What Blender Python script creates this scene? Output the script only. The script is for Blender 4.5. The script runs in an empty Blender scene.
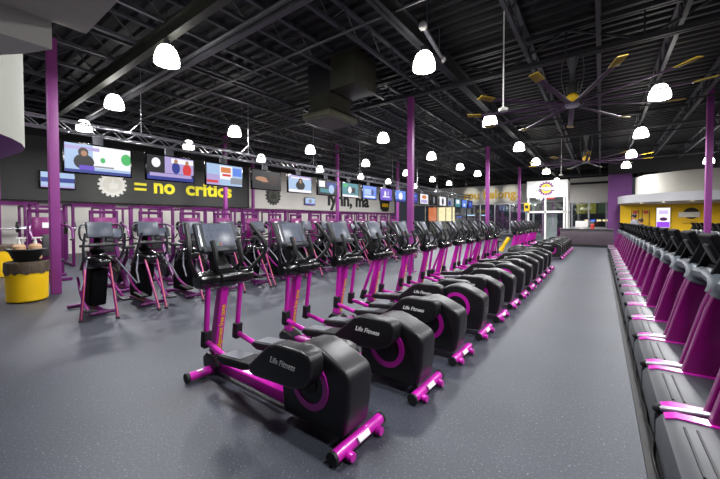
import bpy, bmesh, math, random
from mathutils import Vector, Matrix
R = math.radians
random.seed(7)
S = bpy.context.scene
COL = S.collection

# ------------------------------------------------------------ materials
def lin(h):
    h = h.lstrip('#'); o = []
    for i in (0, 2, 4):
        c = int(h[i:i+2], 16) / 255
        o.append(c / 12.92 if c <= .04045 else ((c + .055) / 1.055) ** 2.4)
    return (*o, 1)

def mat(name, hexc, rough=.5, metal=0, var=0, scale=8, emit=None, es=0, spec=.5, coat=0, bump=0, bscale=60):
    m = bpy.data.materials.new(name); m.use_nodes = True
    nt = m.node_tree; b = nt.nodes['Principled BSDF']
    c = lin(hexc)
    b.inputs['Base Color'].default_value = c
    b.inputs['Roughness'].default_value = rough
    b.inputs['Metallic'].default_value = metal
    b.inputs['Specular IOR Level'].default_value = spec
    b.inputs['Coat Weight'].default_value = coat
    b.inputs['Coat Roughness'].default_value = .15
    if emit:
        b.inputs['Emission Color'].default_value = lin(emit)
        b.inputs['Emission Strength'].default_value = es
    if var or bump:
        tc = nt.nodes.new('ShaderNodeTexCoord')
        n = nt.nodes.new('ShaderNodeTexNoise'); n.inputs['Scale'].default_value = scale; n.inputs['Detail'].default_value = 4
        nt.links.new(tc.outputs['Object'], n.inputs['Vector'])
        if var:
            r = nt.nodes.new('ShaderNodeValToRGB')
            r.color_ramp.elements[0].position = .3; r.color_ramp.elements[1].position = .7
            r.color_ramp.elements[0].color = (*[x * (1 - var) for x in c[:3]], 1)
            r.color_ramp.elements[1].color = (*[min(1, x * (1 + var)) for x in c[:3]], 1)
            nt.links.new(n.outputs['Fac'], r.inputs['Fac']); nt.links.new(r.outputs['Color'], b.inputs['Base Color'])
        if bump:
            n2 = nt.nodes.new('ShaderNodeTexNoise'); n2.inputs['Scale'].default_value = bscale
            nt.links.new(tc.outputs['Object'], n2.inputs['Vector'])
            bp = nt.nodes.new('ShaderNodeBump'); bp.inputs['Strength'].default_value = bump; bp.inputs['Distance'].default_value = .01
            nt.links.new(n2.outputs['Fac'], bp.inputs['Height']); nt.links.new(bp.outputs['Normal'], b.inputs['Normal'])
    return m

def glow(name, hexc, strength):
    return mat(name, '#050505', .4, emit=hexc, es=strength)

M = {}
M['purple'] = mat('purple_paint', '#c41ca8', .28, .05, .06, 3, coat=.5)
M['dpurple'] = mat('deep_purple_paint', '#74095f', .3, .25, .08, 3, coat=.4)
M['colpurple'] = mat('column_purple_paint', '#8a3784', .5, 0, .06, 3)
M['rackpurple'] = mat('rack_purple_paint', '#5c0e58', .38, .1, .06, 3)
M['wallpurple'] = mat('wall_purple_paint', '#6a3a76', .75, 0, .06, 1)
M['black'] = mat('black_plastic', '#19181b', .36, 0, .12, 5, bump=.08, bscale=300)
M['blackm'] = mat('black_rubber', '#0f0f11', .6, 0, .1, 8)
M['dgrey'] = mat('dark_grey_plastic', '#303338', .4, 0, .08, 5)
M['grey'] = mat('grey_console_plastic', '#6d7079', .35, 0, .06, 5)
M['bar'] = mat('slate_bar_plastic', '#4a5158', .45, 0, .05, 5)
M['pedal'] = mat('pedal_grey', '#5b5e64', .45, 0, .1, 20)
M['silver'] = mat('brushed_silver', '#b9bac0', .3, .85, .05, 20)
M['white'] = mat('white_paint', '#e4e2dd', .7, 0, .03, 1)
M['whitewall'] = mat('off_white_wall_paint', '#d6d2ca', .8, 0, .03, .8)
M['offwhite'] = mat('warm_white_soffit', '#d8d5cc', .75, 0, .03, 1)
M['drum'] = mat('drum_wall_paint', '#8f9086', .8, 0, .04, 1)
M['cream'] = mat('cream_drum_paint', '#a8a49a', .8, 0, .03, 1)
M['canopy'] = mat('canopy_edge_paint', '#b4b4b6', .7, 0, .05, 1)
M['cblack'] = mat('matt_black_plastic', '#0d0d0f', .7, 0, .1, 5, spec=.05)
M['gloss'] = mat('gloss_black_plastic', '#0c0c0d', .2, 0, .1, 5, coat=.6)
M['joist'] = mat('joist_steel_paint', '#3f3f47', .5, .1, .2, 3)
M['rim'] = mat('pale_duct_metal', '#6a6a58', .5, .2, .2, 3)
M['lemon'] = mat('lemon_letter_paint', '#fff01e', .5, 0, .03, 3)
M['leg'] = mat('mid_purple_paint', '#8a1078', .35, .2, .05, 3)
M['brightwall'] = mat('bright_white_wall_paint', '#ece9e2', .8, 0, .02, .8)
M['greysof'] = mat('grey_soffit_paint', '#cbc8ba', .8, 0, .04, .8)
M['darkwall'] = mat('charcoal_wall_paint', '#3f403e', .7, 0, .08, .6)
M['yellow'] = mat('yellow_paint', '#f2c200', .5, 0, .04, 3)
M['yellowwall'] = mat('yellow_wall_paint', '#f0c31a', .7, 0, .05, 1)
M['gold'] = mat('gold_letter_paint', '#d6a800', .5, 0, .05, 3)
M['ink'] = mat('black_letter_paint', '#101010', .5)
M['steel'] = mat('ceiling_steel_paint', '#242429', .55, .1, .2, 3)
M['lsteel'] = mat('light_ceiling_steel', '#58585e', .45, .4, .12, 3)
M['greensteel'] = mat('olive_steel_paint', '#2c2e27', .55, .1, .15, 3)
M['deck'] = mat('ceiling_deck_paint', '#151419', .6, .1, .25, 1.5)
M['olive'] = mat('olive_duct_metal', '#45453a', .5, .3, .2, 3)
M['truss'] = mat('aluminium_truss', '#b3b3b8', .3, .8, .05, 10)
M['lamp'] = glow('lamp_glow', '#fffdf6', 9)
M['lens'] = glow('lens_glow', '#fffaf0', 12)
M['desk'] = mat('desk_laminate', '#4f454b', .35, 0, .12, 3)
M['bag'] = mat('brown_bin_liner', '#55493c', .35, 0, .35, 14, bump=.8, bscale=30)
M['tan'] = mat('tan_bottle_plastic', '#cda57f', .5, 0, .06, 10)
M['skin'] = mat('skin', '#b98768', .55)
M['hair'] = mat('dark_hair', '#1b1512', .6)
M['cloth'] = mat('dark_cloth', '#22242c', .8)
M['seat'] = mat('black_vinyl', '#1c1b1e', .4)
M['orange'] = mat('orange_accent', '#e0902a', .5)
M['sticker'] = mat('white_sticker', '#f0f0ee', .5)
M['glossblack'] = mat('glossy_black_screen', '#0a0a0c', .12)
M['red'] = mat('red_paint', '#b8362a', .5)
M['fanpurple'] = mat('dark_fan_purple', '#3c1743', .5)
M['fanyellow'] = mat('fan_tip_yellow', '#a58a10', .5)

def console_mat():
    m = bpy.data.materials.new('console_screen'); m.use_nodes = True
    nt = m.node_tree; b = nt.nodes['Principled BSDF']
    tc = nt.nodes.new('ShaderNodeTexCoord')
    v = nt.nodes.new('ShaderNodeTexBrick'); v.inputs['Scale'].default_value = 9
    v.inputs['Color1'].default_value = lin('#525866'); v.inputs['Color2'].default_value = lin('#5b616f'); v.inputs['Mortar'].default_value = lin('#4a505c')
    v.inputs['Mortar Size'].default_value = .03
    nt.links.new(tc.outputs['Object'], v.inputs['Vector']); nt.links.new(v.outputs['Color'], b.inputs['Base Color'])
    b.inputs['Roughness'].default_value = .28
    return m
M['screen'] = console_mat()

def floor_mat():
    m = bpy.data.materials.new('flecked_rubber_floor'); m.use_nodes = True
    nt = m.node_tree; b = nt.nodes['Principled BSDF']
    tc = nt.nodes.new('ShaderNodeTexCoord')
    n = nt.nodes.new('ShaderNodeTexNoise'); n.inputs['Scale'].default_value = 58; n.inputs['Detail'].default_value = 7; n.inputs['Roughness'].default_value = .8
    r = nt.nodes.new('ShaderNodeValToRGB'); e = r.color_ramp.elements
    e[0].position = .40; e[0].color = lin('#393c46'); e[1].position = .69; e[1].color = lin('#c4c7ce')
    x = e.new(.585); x.color = lin('#434752')
    nb = nt.nodes.new('ShaderNodeTexNoise'); nb.inputs['Scale'].default_value = .8; nb.inputs['Detail'].default_value = 3
    mx = nt.nodes.new('ShaderNodeMix'); mx.data_type = 'RGBA'; mx.blend_type = 'MULTIPLY'; mx.inputs[0].default_value = .45
    nt.links.new(tc.outputs['Object'], n.inputs['Vector']); nt.links.new(tc.outputs['Object'], nb.inputs['Vector'])
    nt.links.new(n.outputs['Fac'], r.inputs['Fac'])
    nt.links.new(r.outputs['Color'], mx.inputs[6]); nt.links.new(nb.outputs['Fac'], mx.inputs[7])
    nt.links.new(mx.outputs[2], b.inputs['Base Color'])
    b.inputs['Roughness'].default_value = .5
    bp = nt.nodes.new('ShaderNodeBump'); bp.inputs['Strength'].default_value = .25; bp.inputs['Distance'].default_value = .004
    nt.links.new(n.outputs['Fac'], bp.inputs['Height']); nt.links.new(bp.outputs['Normal'], b.inputs['Normal'])
    return m
M['floor'] = floor_mat()

def glass_mat():
    m = bpy.data.materials.new('dark_window_glass'); m.use_nodes = True
    nt = m.node_tree; nt.nodes.clear()
    o = nt.nodes.new('ShaderNodeOutputMaterial'); t = nt.nodes.new('ShaderNodeBsdfTransparent'); g = nt.nodes.new('ShaderNodeBsdfGlossy')
    t.inputs[0].default_value = (.8, .85, .85, 1); g.inputs['Roughness'].default_value = .04
    mx = nt.nodes.new('ShaderNodeMixShader'); mx.inputs[0].default_value = .22
    nt.links.new(t.outputs[0], mx.inputs[1]); nt.links.new(g.outputs[0], mx.inputs[2]); nt.links.new(mx.outputs[0], o.inputs[0])
    return m
M['glass'] = glass_mat()

# ------------------------------------------------------------ mesh builder
class MB:
    def __init__(s): s.bm = bmesh.new(); s.mats = []
    def mi(s, m):
        if m is None: return 0
        if m not in s.mats: s.mats.append(m)
        return s.mats.index(m)
    def _merge(s, b2, m):
        i = s.mi(m)
        for f in b2.faces: f.material_index = i
        me = bpy.data.meshes.new('tmp'); b2.to_mesh(me); b2.free()
        s.bm.from_mesh(me); bpy.data.meshes.remove(me)
        return s
    def box(s, c, d, m=None, bev=0, rot=None, seg=2):
        b = bmesh.new(); bmesh.ops.create_cube(b, size=1)
        for v in b.verts: v.co = Vector((v.co.x * d[0], v.co.y * d[1], v.co.z * d[2]))
        if bev: bmesh.ops.bevel(b, geom=b.edges[:], offset=bev, segments=seg, affect='EDGES', profile=.6)
        if rot is not None: bmesh.ops.transform(b, matrix=rot.to_4x4(), verts=b.verts)
        bmesh.ops.translate(b, vec=Vector(c), verts=b.verts)
        return s._merge(b, m)
    def b2(s, x0, x1, y0, y1, z0, z1, m=None, bev=0):
        return s.box(((x0+x1)/2, (y0+y1)/2, (z0+z1)/2), (x1-x0, y1-y0, z1-z0), m, bev)
    def prism(s, pts, a0, a1, axis='y', m=None, bev=0, seg=2):
        """polygon of 2-D points extruded along an axis; y: pts are (x,z); x: (y,z); z: (x,y)"""
        b = bmesh.new()
        def P(p, a): return {'y': (p[0], a, p[1]), 'x': (a, p[0], p[1]), 'z': (p[0], p[1], a)}[axis]
        v0 = [b.verts.new(P(p, a0)) for p in pts]; v1 = [b.verts.new(P(p, a1)) for p in pts]
        n = len(pts); f0 = b.faces.new(v0); f1 = b.faces.new(v1[::-1])
        for i in range(n): b.faces.new((v0[i], v1[i], v1[(i+1) % n], v0[(i+1) % n]))
        bmesh.ops.recalc_face_normals(b, faces=b.faces)
        if bev:
            es = [e for e in b.edges if f0 in e.link_faces or f1 in e.link_faces]
            bmesh.ops.bevel(b, geom=es, offset=bev, segments=seg, affect='EDGES', profile=.6)
        return s._merge(b, m)
    def tube(s, pts, r, m=None, n=8, caps=True, smooth=False, flat=1.0):
        pts = [Vector(p) for p in pts]
        rs = r if isinstance(r, (list, tuple)) else [r] * len(pts)
        if smooth and len(pts) > 2:
            q = []; rr = []
            for i in range(len(pts) - 1):
                p0 = pts[max(i-1, 0)]; p1 = pts[i]; p2 = pts[i+1]; p3 = pts[min(i+2, len(pts)-1)]
                for k in range(4):
                    t = k / 4
                    q.append(.5 * ((2*p1) + (-p0+p2)*t + (2*p0-5*p1+4*p2-p3)*t*t + (-p0+3*p1-3*p2+p3)*t**3)); rr.append(rs[i]*(1-t)+rs[i+1]*t)
            q.append(pts[-1]); rr.append(rs[-1]); pts, rs = q, rr
        b = bmesh.new(); rings = []
        t0 = (pts[1] - pts[0]).normalized()
        up = Vector((0, 0, 1)) if abs(t0.z) < .9 else Vector((0, 1, 0))
        u = t0.cross(up).normalized()
        for i, p in enumerate(pts):
            t = ((pts[min(i+1, len(pts)-1)] - pts[max(i-1, 0)])).normalized()
            u = (u - t * u.dot(t)).normalized(); w = t.cross(u)
            rings.append([b.verts.new(p + (u * math.cos(a) + w * math.sin(a) * flat) * rs[i]) for a in [2*math.pi*k/n for k in range(n)]])
        for A, B in zip(rings, rings[1:]):
            for k in range(n): b.faces.new((A[k], A[(k+1) % n], B[(k+1) % n], B[k]))
        if caps: b.faces.new(rings[0][::-1]); b.faces.new(rings[-1])
        bmesh.ops.recalc_face_normals(b, faces=b.faces)
        return s._merge(b, m)
    def lathe(s, prof, c=(0, 0, 0), m=None, n=20, axis='z', closed=False, a0=0, a1=2*math.pi):
        """prof: (radius, height)"""
        b = bmesh.new(); full = abs(a1 - a0 - 2*math.pi) < 1e-6; rings = []
        k = n if full else n + 1
        for i in range(k):
            a = a0 + (a1 - a0) * i / n; row = []
            for (r, h) in prof:
                x, y = r * math.cos(a), r * math.sin(a)
                row.append(b.verts.new({'z': (x, y, h), 'y': (x, h, y), 'x': (h, x, y)}[axis]))
            rings.append(row)
        m_ = len(prof)
        for i in range(n if full else n):
            A, B = rings[i], rings[(i+1) % k]
            for j in range(m_ if closed else m_ - 1): 
                j2 = (j+1) % m_
                if prof[j][0] == 0 and prof[j2][0] == 0: continue
                b.faces.new((A[j], B[j], B[j2], A[j2]))
        bmesh.ops.remove_doubles(b, verts=b.verts, dist=1e-5)
        bmesh.ops.recalc_face_normals(b, faces=b.faces)
        bmesh.ops.translate(b, vec=Vector(c), verts=b.verts)
        return s._merge(b, m)
    def ball(s, c, r, m=None, n=14):
        b = bmesh.new(); bmesh.ops.create_uvsphere(b, u_segments=n, v_segments=max(6, n*2//3), radius=1)
        rr = r if isinstance(r, (tuple, list)) else (r, r, r)
        for v in b.verts: v.co = Vector((v.co.x*rr[0]+c[0], v.co.y*rr[1]+c[1], v.co.z*rr[2]+c[2]))
        return s._merge(b, m)
    def poly(s, pts, m=None):
        b = bmesh.new(); b.faces.new([b.verts.new(p) for p in pts]); return s._merge(b, m)
    def obj(s, name, m=None, parent=None, angle=35, loc=None, rot=None):
        me = bpy.data.meshes.new(name); s.bm.to_mesh(me); s.bm.free()
        for mm in (s.mats or [m]): me.materials.append(mm)
        for p in me.polygons: p.use_smooth = True
        try: me.set_sharp_from_angle(angle=R(angle))
        except Exception: pass
        o = bpy.data.objects.new(name, me); COL.objects.link(o)
        if parent: o.parent = parent
        if loc: o.location = loc
        if rot: o.rotation_euler = rot
        return o

def tag(o, label=None, cat=None, group=None, kind=None):
    for k, v in (('label', label), ('category', cat), ('group', group), ('kind', kind)):
        if v: o[k] = v
    return o
def thing(name, label, cat, loc=(0, 0, 0), rz=0, group=None):
    o = bpy.data.objects.new(name, None); COL.objects.link(o); o.location = loc; o.rotation_euler = (0, 0, rz)
    o.empty_display_size = .1
    return tag(o, label, cat, group)
def struct(mb, name, m=None, label=None):
    o = mb.obj(name, m); o['kind'] = 'structure'
    if label: o['label'] = label
    return o
def dup(o, parent=None):
    c = o.copy(); COL.objects.link(c)
    if parent: c.parent = parent
    for ch in list(o.children): dup(ch, c)
    return c
def lettering(name, txt, mtx, size, m, parent=None, extr=.01, off=0, sx=1, align='LEFT', sp=1, shear=0):
    cu = bpy.data.curves.new(name, 'FONT'); cu.body = txt; cu.size = size; cu.extrude = extr; cu.offset = off
    cu.align_x = align; cu.space_character = sp; cu.resolution_u = 3; cu.materials.append(m)
    tmp = bpy.data.objects.new('tmp', cu); COL.objects.link(tmp)
    me = bpy.data.meshes.new_from_object(tmp.evaluated_get(bpy.context.evaluated_depsgraph_get()))
    me.name = name; bpy.data.objects.remove(tmp)
    if shear: me.transform(Matrix(((1, shear, 0, 0), (0, 1, 0, 0), (0, 0, 1, 0), (0, 0, 0, 1))))
    if not me.materials: me.materials.append(m)
    o = bpy.data.objects.new(name, me); COL.objects.link(o)
    if parent: o.parent = parent
    o.matrix_local = mtx @ Matrix.Diagonal((sx, 1, 1, 1))
    return o
def frame(o, x, y):
    """matrix with local x and y axes along the given vectors, at point o"""
    x = Vector(x).normalized(); y = Vector(y).normalized(); z = x.cross(y)
    return Matrix(((x.x, y.x, z.x, o[0]), (x.y, y.y, z.y, o[1]), (x.z, y.z, z.z, o[2]), (0, 0, 0, 1)))
def lab(k, noun, rest): return ('nearest %s %s' % (noun, rest)) if k == 0 else ('%s %s from the camera %s' % (ORD[k], noun, rest))
ORD = ['nearest', 'second', 'third', 'fourth', 'fifth', 'sixth', 'seventh', 'eighth', 'ninth', 'tenth', 'eleventh', 'twelfth', 'thirteenth',
       'fourteenth', 'fifteenth', 'sixteenth', 'seventeenth', 'eighteenth', 'nineteenth', 'twentieth', 'twenty-first', 'twenty-second', 'twenty-third',
       'twenty-fourth', 'twenty-fifth', 'twenty-sixth']

# ------------------------------------------------------------ camera
F = 330.; YAW = R(36.1); PI_ = R(1.3); H = 1.62
fw = Vector((-math.sin(YAW)*math.cos(PI_), math.cos(YAW)*math.cos(PI_), -math.sin(PI_)))
rt = Vector((math.cos(YAW), math.sin(YAW), 0)); upv = rt.cross(fw)
cd = bpy.data.cameras.new('camera'); cam = bpy.data.objects.new('camera', cd); COL.objects.link(cam)
cd.sensor_width = 36; cd.lens = F / 720 * 36; cd.shift_y = -12.01 / 720; cd.clip_end = 200; cd.clip_start = .02
bk = -fw
cam.matrix_world = Matrix(((rt.x, upv.x, bk.x, 0), (rt.y, upv.y, bk.y, 0), (rt.z, upv.z, bk.z, H), (0, 0, 0, 1)))
S.camera = cam

# ------------------------------------------------------------ room
ZD = 6.35
X0, X1, Y0, Y1 = -21, 13, -3.5, 40
struct(MB().b2(X0, X1, Y0, Y1 + 12, -.1, 0), 'floor', M['floor'])
# corrugated ceiling deck, ribs run across the aisle
b = bmesh.new(); y = Y0; prof = []
while y < Y1: 
    prof += [(y, ZD), (y + .15, ZD), (y + .19, ZD - .085), (y + .30, ZD - .085)]; y += .34
A = [b.verts.new((X0 - .1, p, z)) for p, z in prof]; B = [b.verts.new((X1, p, z)) for p, z in prof]
for i in range(len(prof) - 1): b.faces.new((A[i], A[i+1], B[i+1], B[i]))
mb = MB(); mb._merge(b, None); mb.b2(X0 - .1, X1, Y0, Y1, ZD + .05, ZD + .15)
o = mb.obj('ceiling', M['deck'], angle=10); o['kind'] = 'structure'

mb = MB(); mb.b2(X0, -20.6, Y0, 34.4, 0, ZD)
struct(mb, 'wall_left', M['whitewall'])
mb = MB(); mb.b2(-20.6, -20, Y0, 14.2, 2.5, 5.3)
struct(mb, 'trim_1', M['darkwall'], 'charcoal band of wall over the strength area')
mb = MB(); mb.b2(-20.6, -20, 14.2, 34.4, 2.46, 5.3)
struct(mb, 'trim_2', M['whitewall'], 'white band of wall beyond the charcoal one')
mb = MB(); mb.b2(-20.62, -20.5, Y0, 34.4, 5.3, ZD)
struct(mb, 'trim_3', M['deck'], 'dark strip of wall under the ceiling')
# far wall
mb = MB(); mb.b2(X0, -2.4, Y1, Y1 + .3, 3.5, 5.6); struct(mb, 'wall_back', M['brightwall'])
mb = MB(); mb.b2(X0, X1, Y1 + .05, Y1 + .3, 5.6, ZD); struct(mb, 'trim_4', M['deck'], 'dark strip of far wall under the ceiling')
mb = MB(); mb.b2(-2.4, .6, 36.8, 37, 3.25, 4.9, M['whitewall']); mb.b2(-2.4, .6, 36.75, 37, 4.9, 5.1, M['ink']); mb.b2(-2.4, .6, 36.8, 37, 5.1, 5.5, M['whitewall'])
struct(mb, 'trim_5', None, 'cream wall band over the front windows')
mb = MB(); mb.b2(-20, 1, 37, 37.01, 5.5, ZD); struct(mb, 'trim_6', M['deck'])
mb = MB(); mb.b2(.4, 1.75, 30, 30.3, 0, 4.9); struct(mb, 'wall_front', M['wallpurple'], 'purple wall beside the yellow alcove')
mb = MB(); mb.b2(.4, X1, 30.02, 30.3, 4.9, ZD); struct(mb, 'trim_7', M['deck'])
mb = MB(); mb.b2(1.1, X1, 29.4, 29.6, 0, 3.0); struct(mb, 'wall_right', M['yellowwall'], 'yellow alcove wall behind the treadmills')
def window(n, x0, x1, y, z0, z1, nm, label):
    g = bpy.data.objects.new('window_%d' % n, None); COL.objects.link(g); g['kind'] = 'structure'; g['label'] = label
    mb = MB(); mb.b2(x0, x1, y, y + .03, z0, z1); mb.obj('window_glass', M['glass'], g)
    mb = MB(); mb.b2(x0, x1, y - .05, y + .08, z1 - .08, z1); mb.b2(x0, x1, y - .05, y + .08, z0, z0 + .1)
    k = nm
    for i in range(k + 1):
        xx = x0 + (x1 - x0) * i / k; mb.b2(xx - .05, xx + .05, y - .05, y + .08, z0, z1)
    mb.obj('window_frame', M['silver'], g)
window(1, -20.5, -13.2, Y1 + .1, 0, 3.5, 4, 'dark front windows below the gold lettering, left half')
window(2, -13.2, -5.0, Y1 + .1, 0, 3.5, 5, 'dark front windows below the gold lettering, right half')
window(3, -2.2, .4, 36.9, .9, 3.25, 2, 'pair of dark windows behind the front desk')
mb = MB(); mb.b2(-2.3, .5, 36.8, 37, 0, .9); struct(mb, 'trim_8', M['whitewall'])

# added glowing boxes outside, standing in for lights and reflections in the glass
def lit(name, label, x0, x1, y, z0, z1, mats, cat='lit sign'):
    mb = MB(); n = len(mats)
    mb.b2(x0, x1, y, y + .3, z0, z1, M['darkwall'], .03)
    k = n
    if cat == 'light': mb.b2((x0+x1)/2-.04, (x0+x1)/2+.04, y+.1, y+.2, 0, z0, M['darkwall'])
    else: mb.b2(x0, x1, y+.05, y+.3, 0, z0, M['darkwall'])
    for i in range(k):
        a = x0 + (x1 - x0) * i / k
        mb.b2(a + .06, a + (x1 - x0) / k - .06, y - .03, y, z0 + .08, z1 - .08, mats[i])
    return tag(mb.obj(name), label, cat)
G = {'w': glow('warm_panel_glow', '#ffe2b0', 1.6), 'o': glow('orange_panel_glow', '#ff8a5a', 1.0), 'b': glow('blue_white_glow', '#bfe0ff', 2.2),
     'y': glow('yellow_green_glow', '#b8b040', .35), 'bb': glow('blue_glow', '#3a6cff', 1.2), 'gr': glow('green_glow', '#58704a', .25), 'ww': glow('white_glow', '#ffffff', 1.8)}
lit('glow_panel', 'orange and cream glowing panels outside the far windows', -19.3, -15.5, 42.5, 1.4, 3.4, [G['o'], G['w'], G['w']], 'shop')
lit('light_bar', 'long blue white light outside, lower one', -14.3, -13.0, 43, 2.1, 2.35, [G['b']], 'light')
lit('light_bar', 'short blue white light outside, beside the long one', -12.4, -11.6, 43, 2.1, 2.35, [G['b']], 'light')
lit('light_bar', 'dim purple light outside beside the orange panels', -15.6, -14.8, 43.3, 1.9, 2.2, [G['bb']], 'light')
lit('glow_panel', 'yellow green glowing panels standing in for reflections in the desk windows', -2.2, .6, 42, 2.2, 3.6, [G['y'], G['y'], G['gr']], 'shop')  # glowing boxes in place of yellow-green reflections in the desk windows
lit('light_bar', 'row of small glowing boxes standing in for reflections in the desk windows', -1.4, .6, 41.5, 1.4, 1.75, [G['w'], G['bb'], G['w'], G['w']], 'light')

# vestibule box with the gear logo
mb = MB(); mb.b2(-4.6, -1.95, 28, 30.6, 3.3, 4.55); struct(mb, 'wall_entrance', M['white'], 'white box wall over the entrance carrying the gear emblem')
g = bpy.data.objects.new('door_1', None); COL.objects.link(g); g['kind'] = 'structure'; g['label'] = 'glazed entrance doors under the white box'
mb = MB()
for x in (-4.5, -3.35, -2.15, -1.98): mb.b2(x - .06, x + .06, 28.05, 28.2, 0, 3.3)
mb.b2(-4.55, -1.98, 28.05, 28.2, 2.15, 2.3); mb.b2(-2.05, -1.92, 28.1, 30.5, 2.15, 2.3)
for x in (-4.5, -2.0): mb.b2(x - .06, x + .06, 30.4, 30.6, 0, 3.3)
mb.obj('door_frame', M['white'], g)
mb = MB(); mb.b2(-4.5, -1.98, 28.12, 28.14, .1, 3.3); mb.obj('door_glass', M['glass'], g)
mb = MB(); mb.b2(-3.3, -2.6, 28.3, 28.34, 0.05, 2.1); mb.obj('door_leaf', M['white'], g)
mb = MB(); mb.b2(-4.75, -4.4, 27.85, 27.95, 2.3, 2.9, M['yellow'], .02); mb.b2(-4.68, -4.47, 27.83, 27.85, 2.5, 2.75, M['ink'])
tag(mb.obj('notice_sign'), 'small yellow notice on the entrance frame', 'sign')
tag(MB().box((-3.0, 27.97, 3.22), (.5, .12, .1), M['red'], .02).obj('exit_sign', M['red']), 'small red lit sign over the entrance doors', 'sign')

# ---- purple columns
def column(x, y, label, w=.168, top=ZD - .05, plate=True):
    w = .168 if w > .2 else w
    mb = MB(); mb.b2(x-w/2, x+w/2, y-w/2, y+w/2, 0, top, M['colpurple'], .015); 
    if plate: mb.b2(x-w/2-.06, x+w/2+.06, y-w/2-.06, y+w/2+.06, 0, .03, M['colpurple'])
    o = mb.obj('column'); o['kind'] = 'structure'; o['label'] = label; return o
column(-9.66, 1.90, 'purple square column beside the yellow bin', .27, 5.55, False)
column(-19.2, 2.1, 'purple column at the left edge beyond the bin', .36)
column(-4.8, 9.26, 'tall purple column rising behind the elliptical row', .25, 5.45)
column(-4.8, 17.9, 'second purple column behind the elliptical row', .27, 5.45)
column(-4.8, 26.2, 'third purple column behind the elliptical row', .27, 5.45)
column(-16.8, 10.4, 'purple column in front of the yellow lettering', .26)
column(-19.7, 14.3, 'purple column where charcoal wall meets white', .35)
column(-13.1, 15.6, 'purple column in front of the black lettering')
column(-13.0, 22.9, 'thin purple column beyond the black lettering')
column(3.06, 16.7, 'purple column between the treadmill rows', .24)

# ---- ceiling steel
def truss_girder(y, x0, x1, mt, name, label, zb=5.46, zt=6.1, r=.055, step=1.42):
    g = bpy.data.objects.new(name, None); COL.objects.link(g); g['kind'] = 'structure'; g['label'] = label
    mb = MB()
    for z in (zb, zt):
        mb.b2(x0, x1, y-.09, y-.02, z-.05, z+.05); mb.b2(x0, x1, y+.02, y+.09, z-.05, z+.05)
    mb.obj('chord', mt, g)
    mb = MB(); x = x0; k = 0
    while x < x1 - step:
        a, b_ = (zb, zt) if k % 2 else (zt, zb)
        mb.tube([(x, y, a), (x + step, y, b_)], .028, n=6); mb.tube([(x + step, y, zb), (x + step, y, zt)], .018, n=6)
        x += step; k += 1
    mb.obj('web', mt, g)
for i, y in enumerate((9.26, 18.0, 26.6, 34.5)):
    truss_girder(y, X0 + .4, X1 - 1, M['steel'], 'ceiling_beam', '%s open web girder crossing the ceiling' % ('first', 'second', 'third', 'fourth')[i])
# foreground olive girder and pipe pair
mb = MB(); mb.b2(-19, X1 - 1, 3.2, 3.36, 5.38, 5.42); mb.b2(-19, X1 - 1, 3.2, 3.36, 5.66, 5.70); mb.b2(-19, X1 - 1, 3.27, 3.29, 5.4, 5.7)
struct(mb, 'ceiling_beam', M['greensteel'], 'olive steel beam crossing overhead in the foreground')
mb = MB(); mb.tube([(-19, 4.0, 5.42), (X1 - 1, 3.85, 5.42)], .045, n=8)
mb.b2(-19, X1 - 1, 4.02, 4.14, 5.35, 5.43)
tag(mb.obj('ceiling_pipe', M['lsteel']), 'light grey pipe and tray crossing just past the olive beam', 'pipe')
def joist(x, y0, y1, i):
    g = bpy.data.objects.new('ceiling_beam', None); COL.objects.link(g); g['kind'] = 'structure'
    mb = MB(); mb.b2(x-.04, x+.04, y0, y1, 5.70, 5.77); mb.b2(x-.05, x+.05, y0, y1, 6.2, 6.26); mb.obj('chord', M['joist'], g)
    mb = MB(); y = y0; k = 0
    while y < y1 - .5:
        a, b_ = (5.75, 6.22) if k % 2 else (6.22, 5.75)
        mb.tube([(x, y, a), (x, y + .5, b_)], .018, n=5, caps=False); y += .5; k += 1
    mb.obj('web', M['joist'], g)
xs = [-19.9, -18.5, -17.1, -15.7, -14.3, -12.9, -11.5, -10.1, -8.75, -7.35, -6.0, -4.57, -1.55, -.1, 1.3, 2.7, 4.1, 5.5, 6.9, 8.3]
for i, x in enumerate(xs):
    if x in (-7.35, -6.0, -8.75): joist(x, Y0 + .2, 6.9, i); joist(x, 8.9, Y1 - .3, i)
    else: joist(x, Y0 + .2, Y1 - .3, i)
mb = MB(); mb.b2(-3.42, -3.22, Y0+.3, Y1-.3, 5.5, 5.54); mb.b2(-3.42, -3.22, Y0+.3, Y1-.3, 5.86, 5.9); mb.b2(-3.33, -3.31, Y0+.3, Y1-.3, 5.5, 5.9)
struct(mb, 'ceiling_beam', M['steel'], 'solid steel beam running along the room above the ellipticals')
# sprinkler mains and slim pipes
for i, (y, z) in enumerate(((5.6, 5.64), (12.9, 5.62), (15.2, 5.6), (20.0, 5.6), (31, 5.6))):
    tag(MB().tube([(-19.5, y, z), (X1 - 1.5, y, z)], .03, n=6).obj('sprinkler_pipe', M['lsteel' if i < 1 else 'steel']), '%s slim sprinkler pipe crossing the ceiling from the camera' % ORD[i], 'pipe', 'sprinkler pipes')
# small tube lamp high up
t = thing('tube_light', 'pale tube fixture clamped high beside the solid steel beam', 'light', (-3.0, 6.3, 5.6), R(8))
MB().tube([(0, 0, 0), (0, 1.6, 0)], .05, M['silver'], 10).obj('tube', None, t)
for yy in (0, 1.6): MB().ball((0, yy, 0), .09, M['white'], 10).obj('socket', None, t)
for yy in (.3, 1.3): MB().tube([(0, yy, 0), (0, yy, .6)], .012, M['silver'], 6).obj('hanger', None, t)
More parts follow.
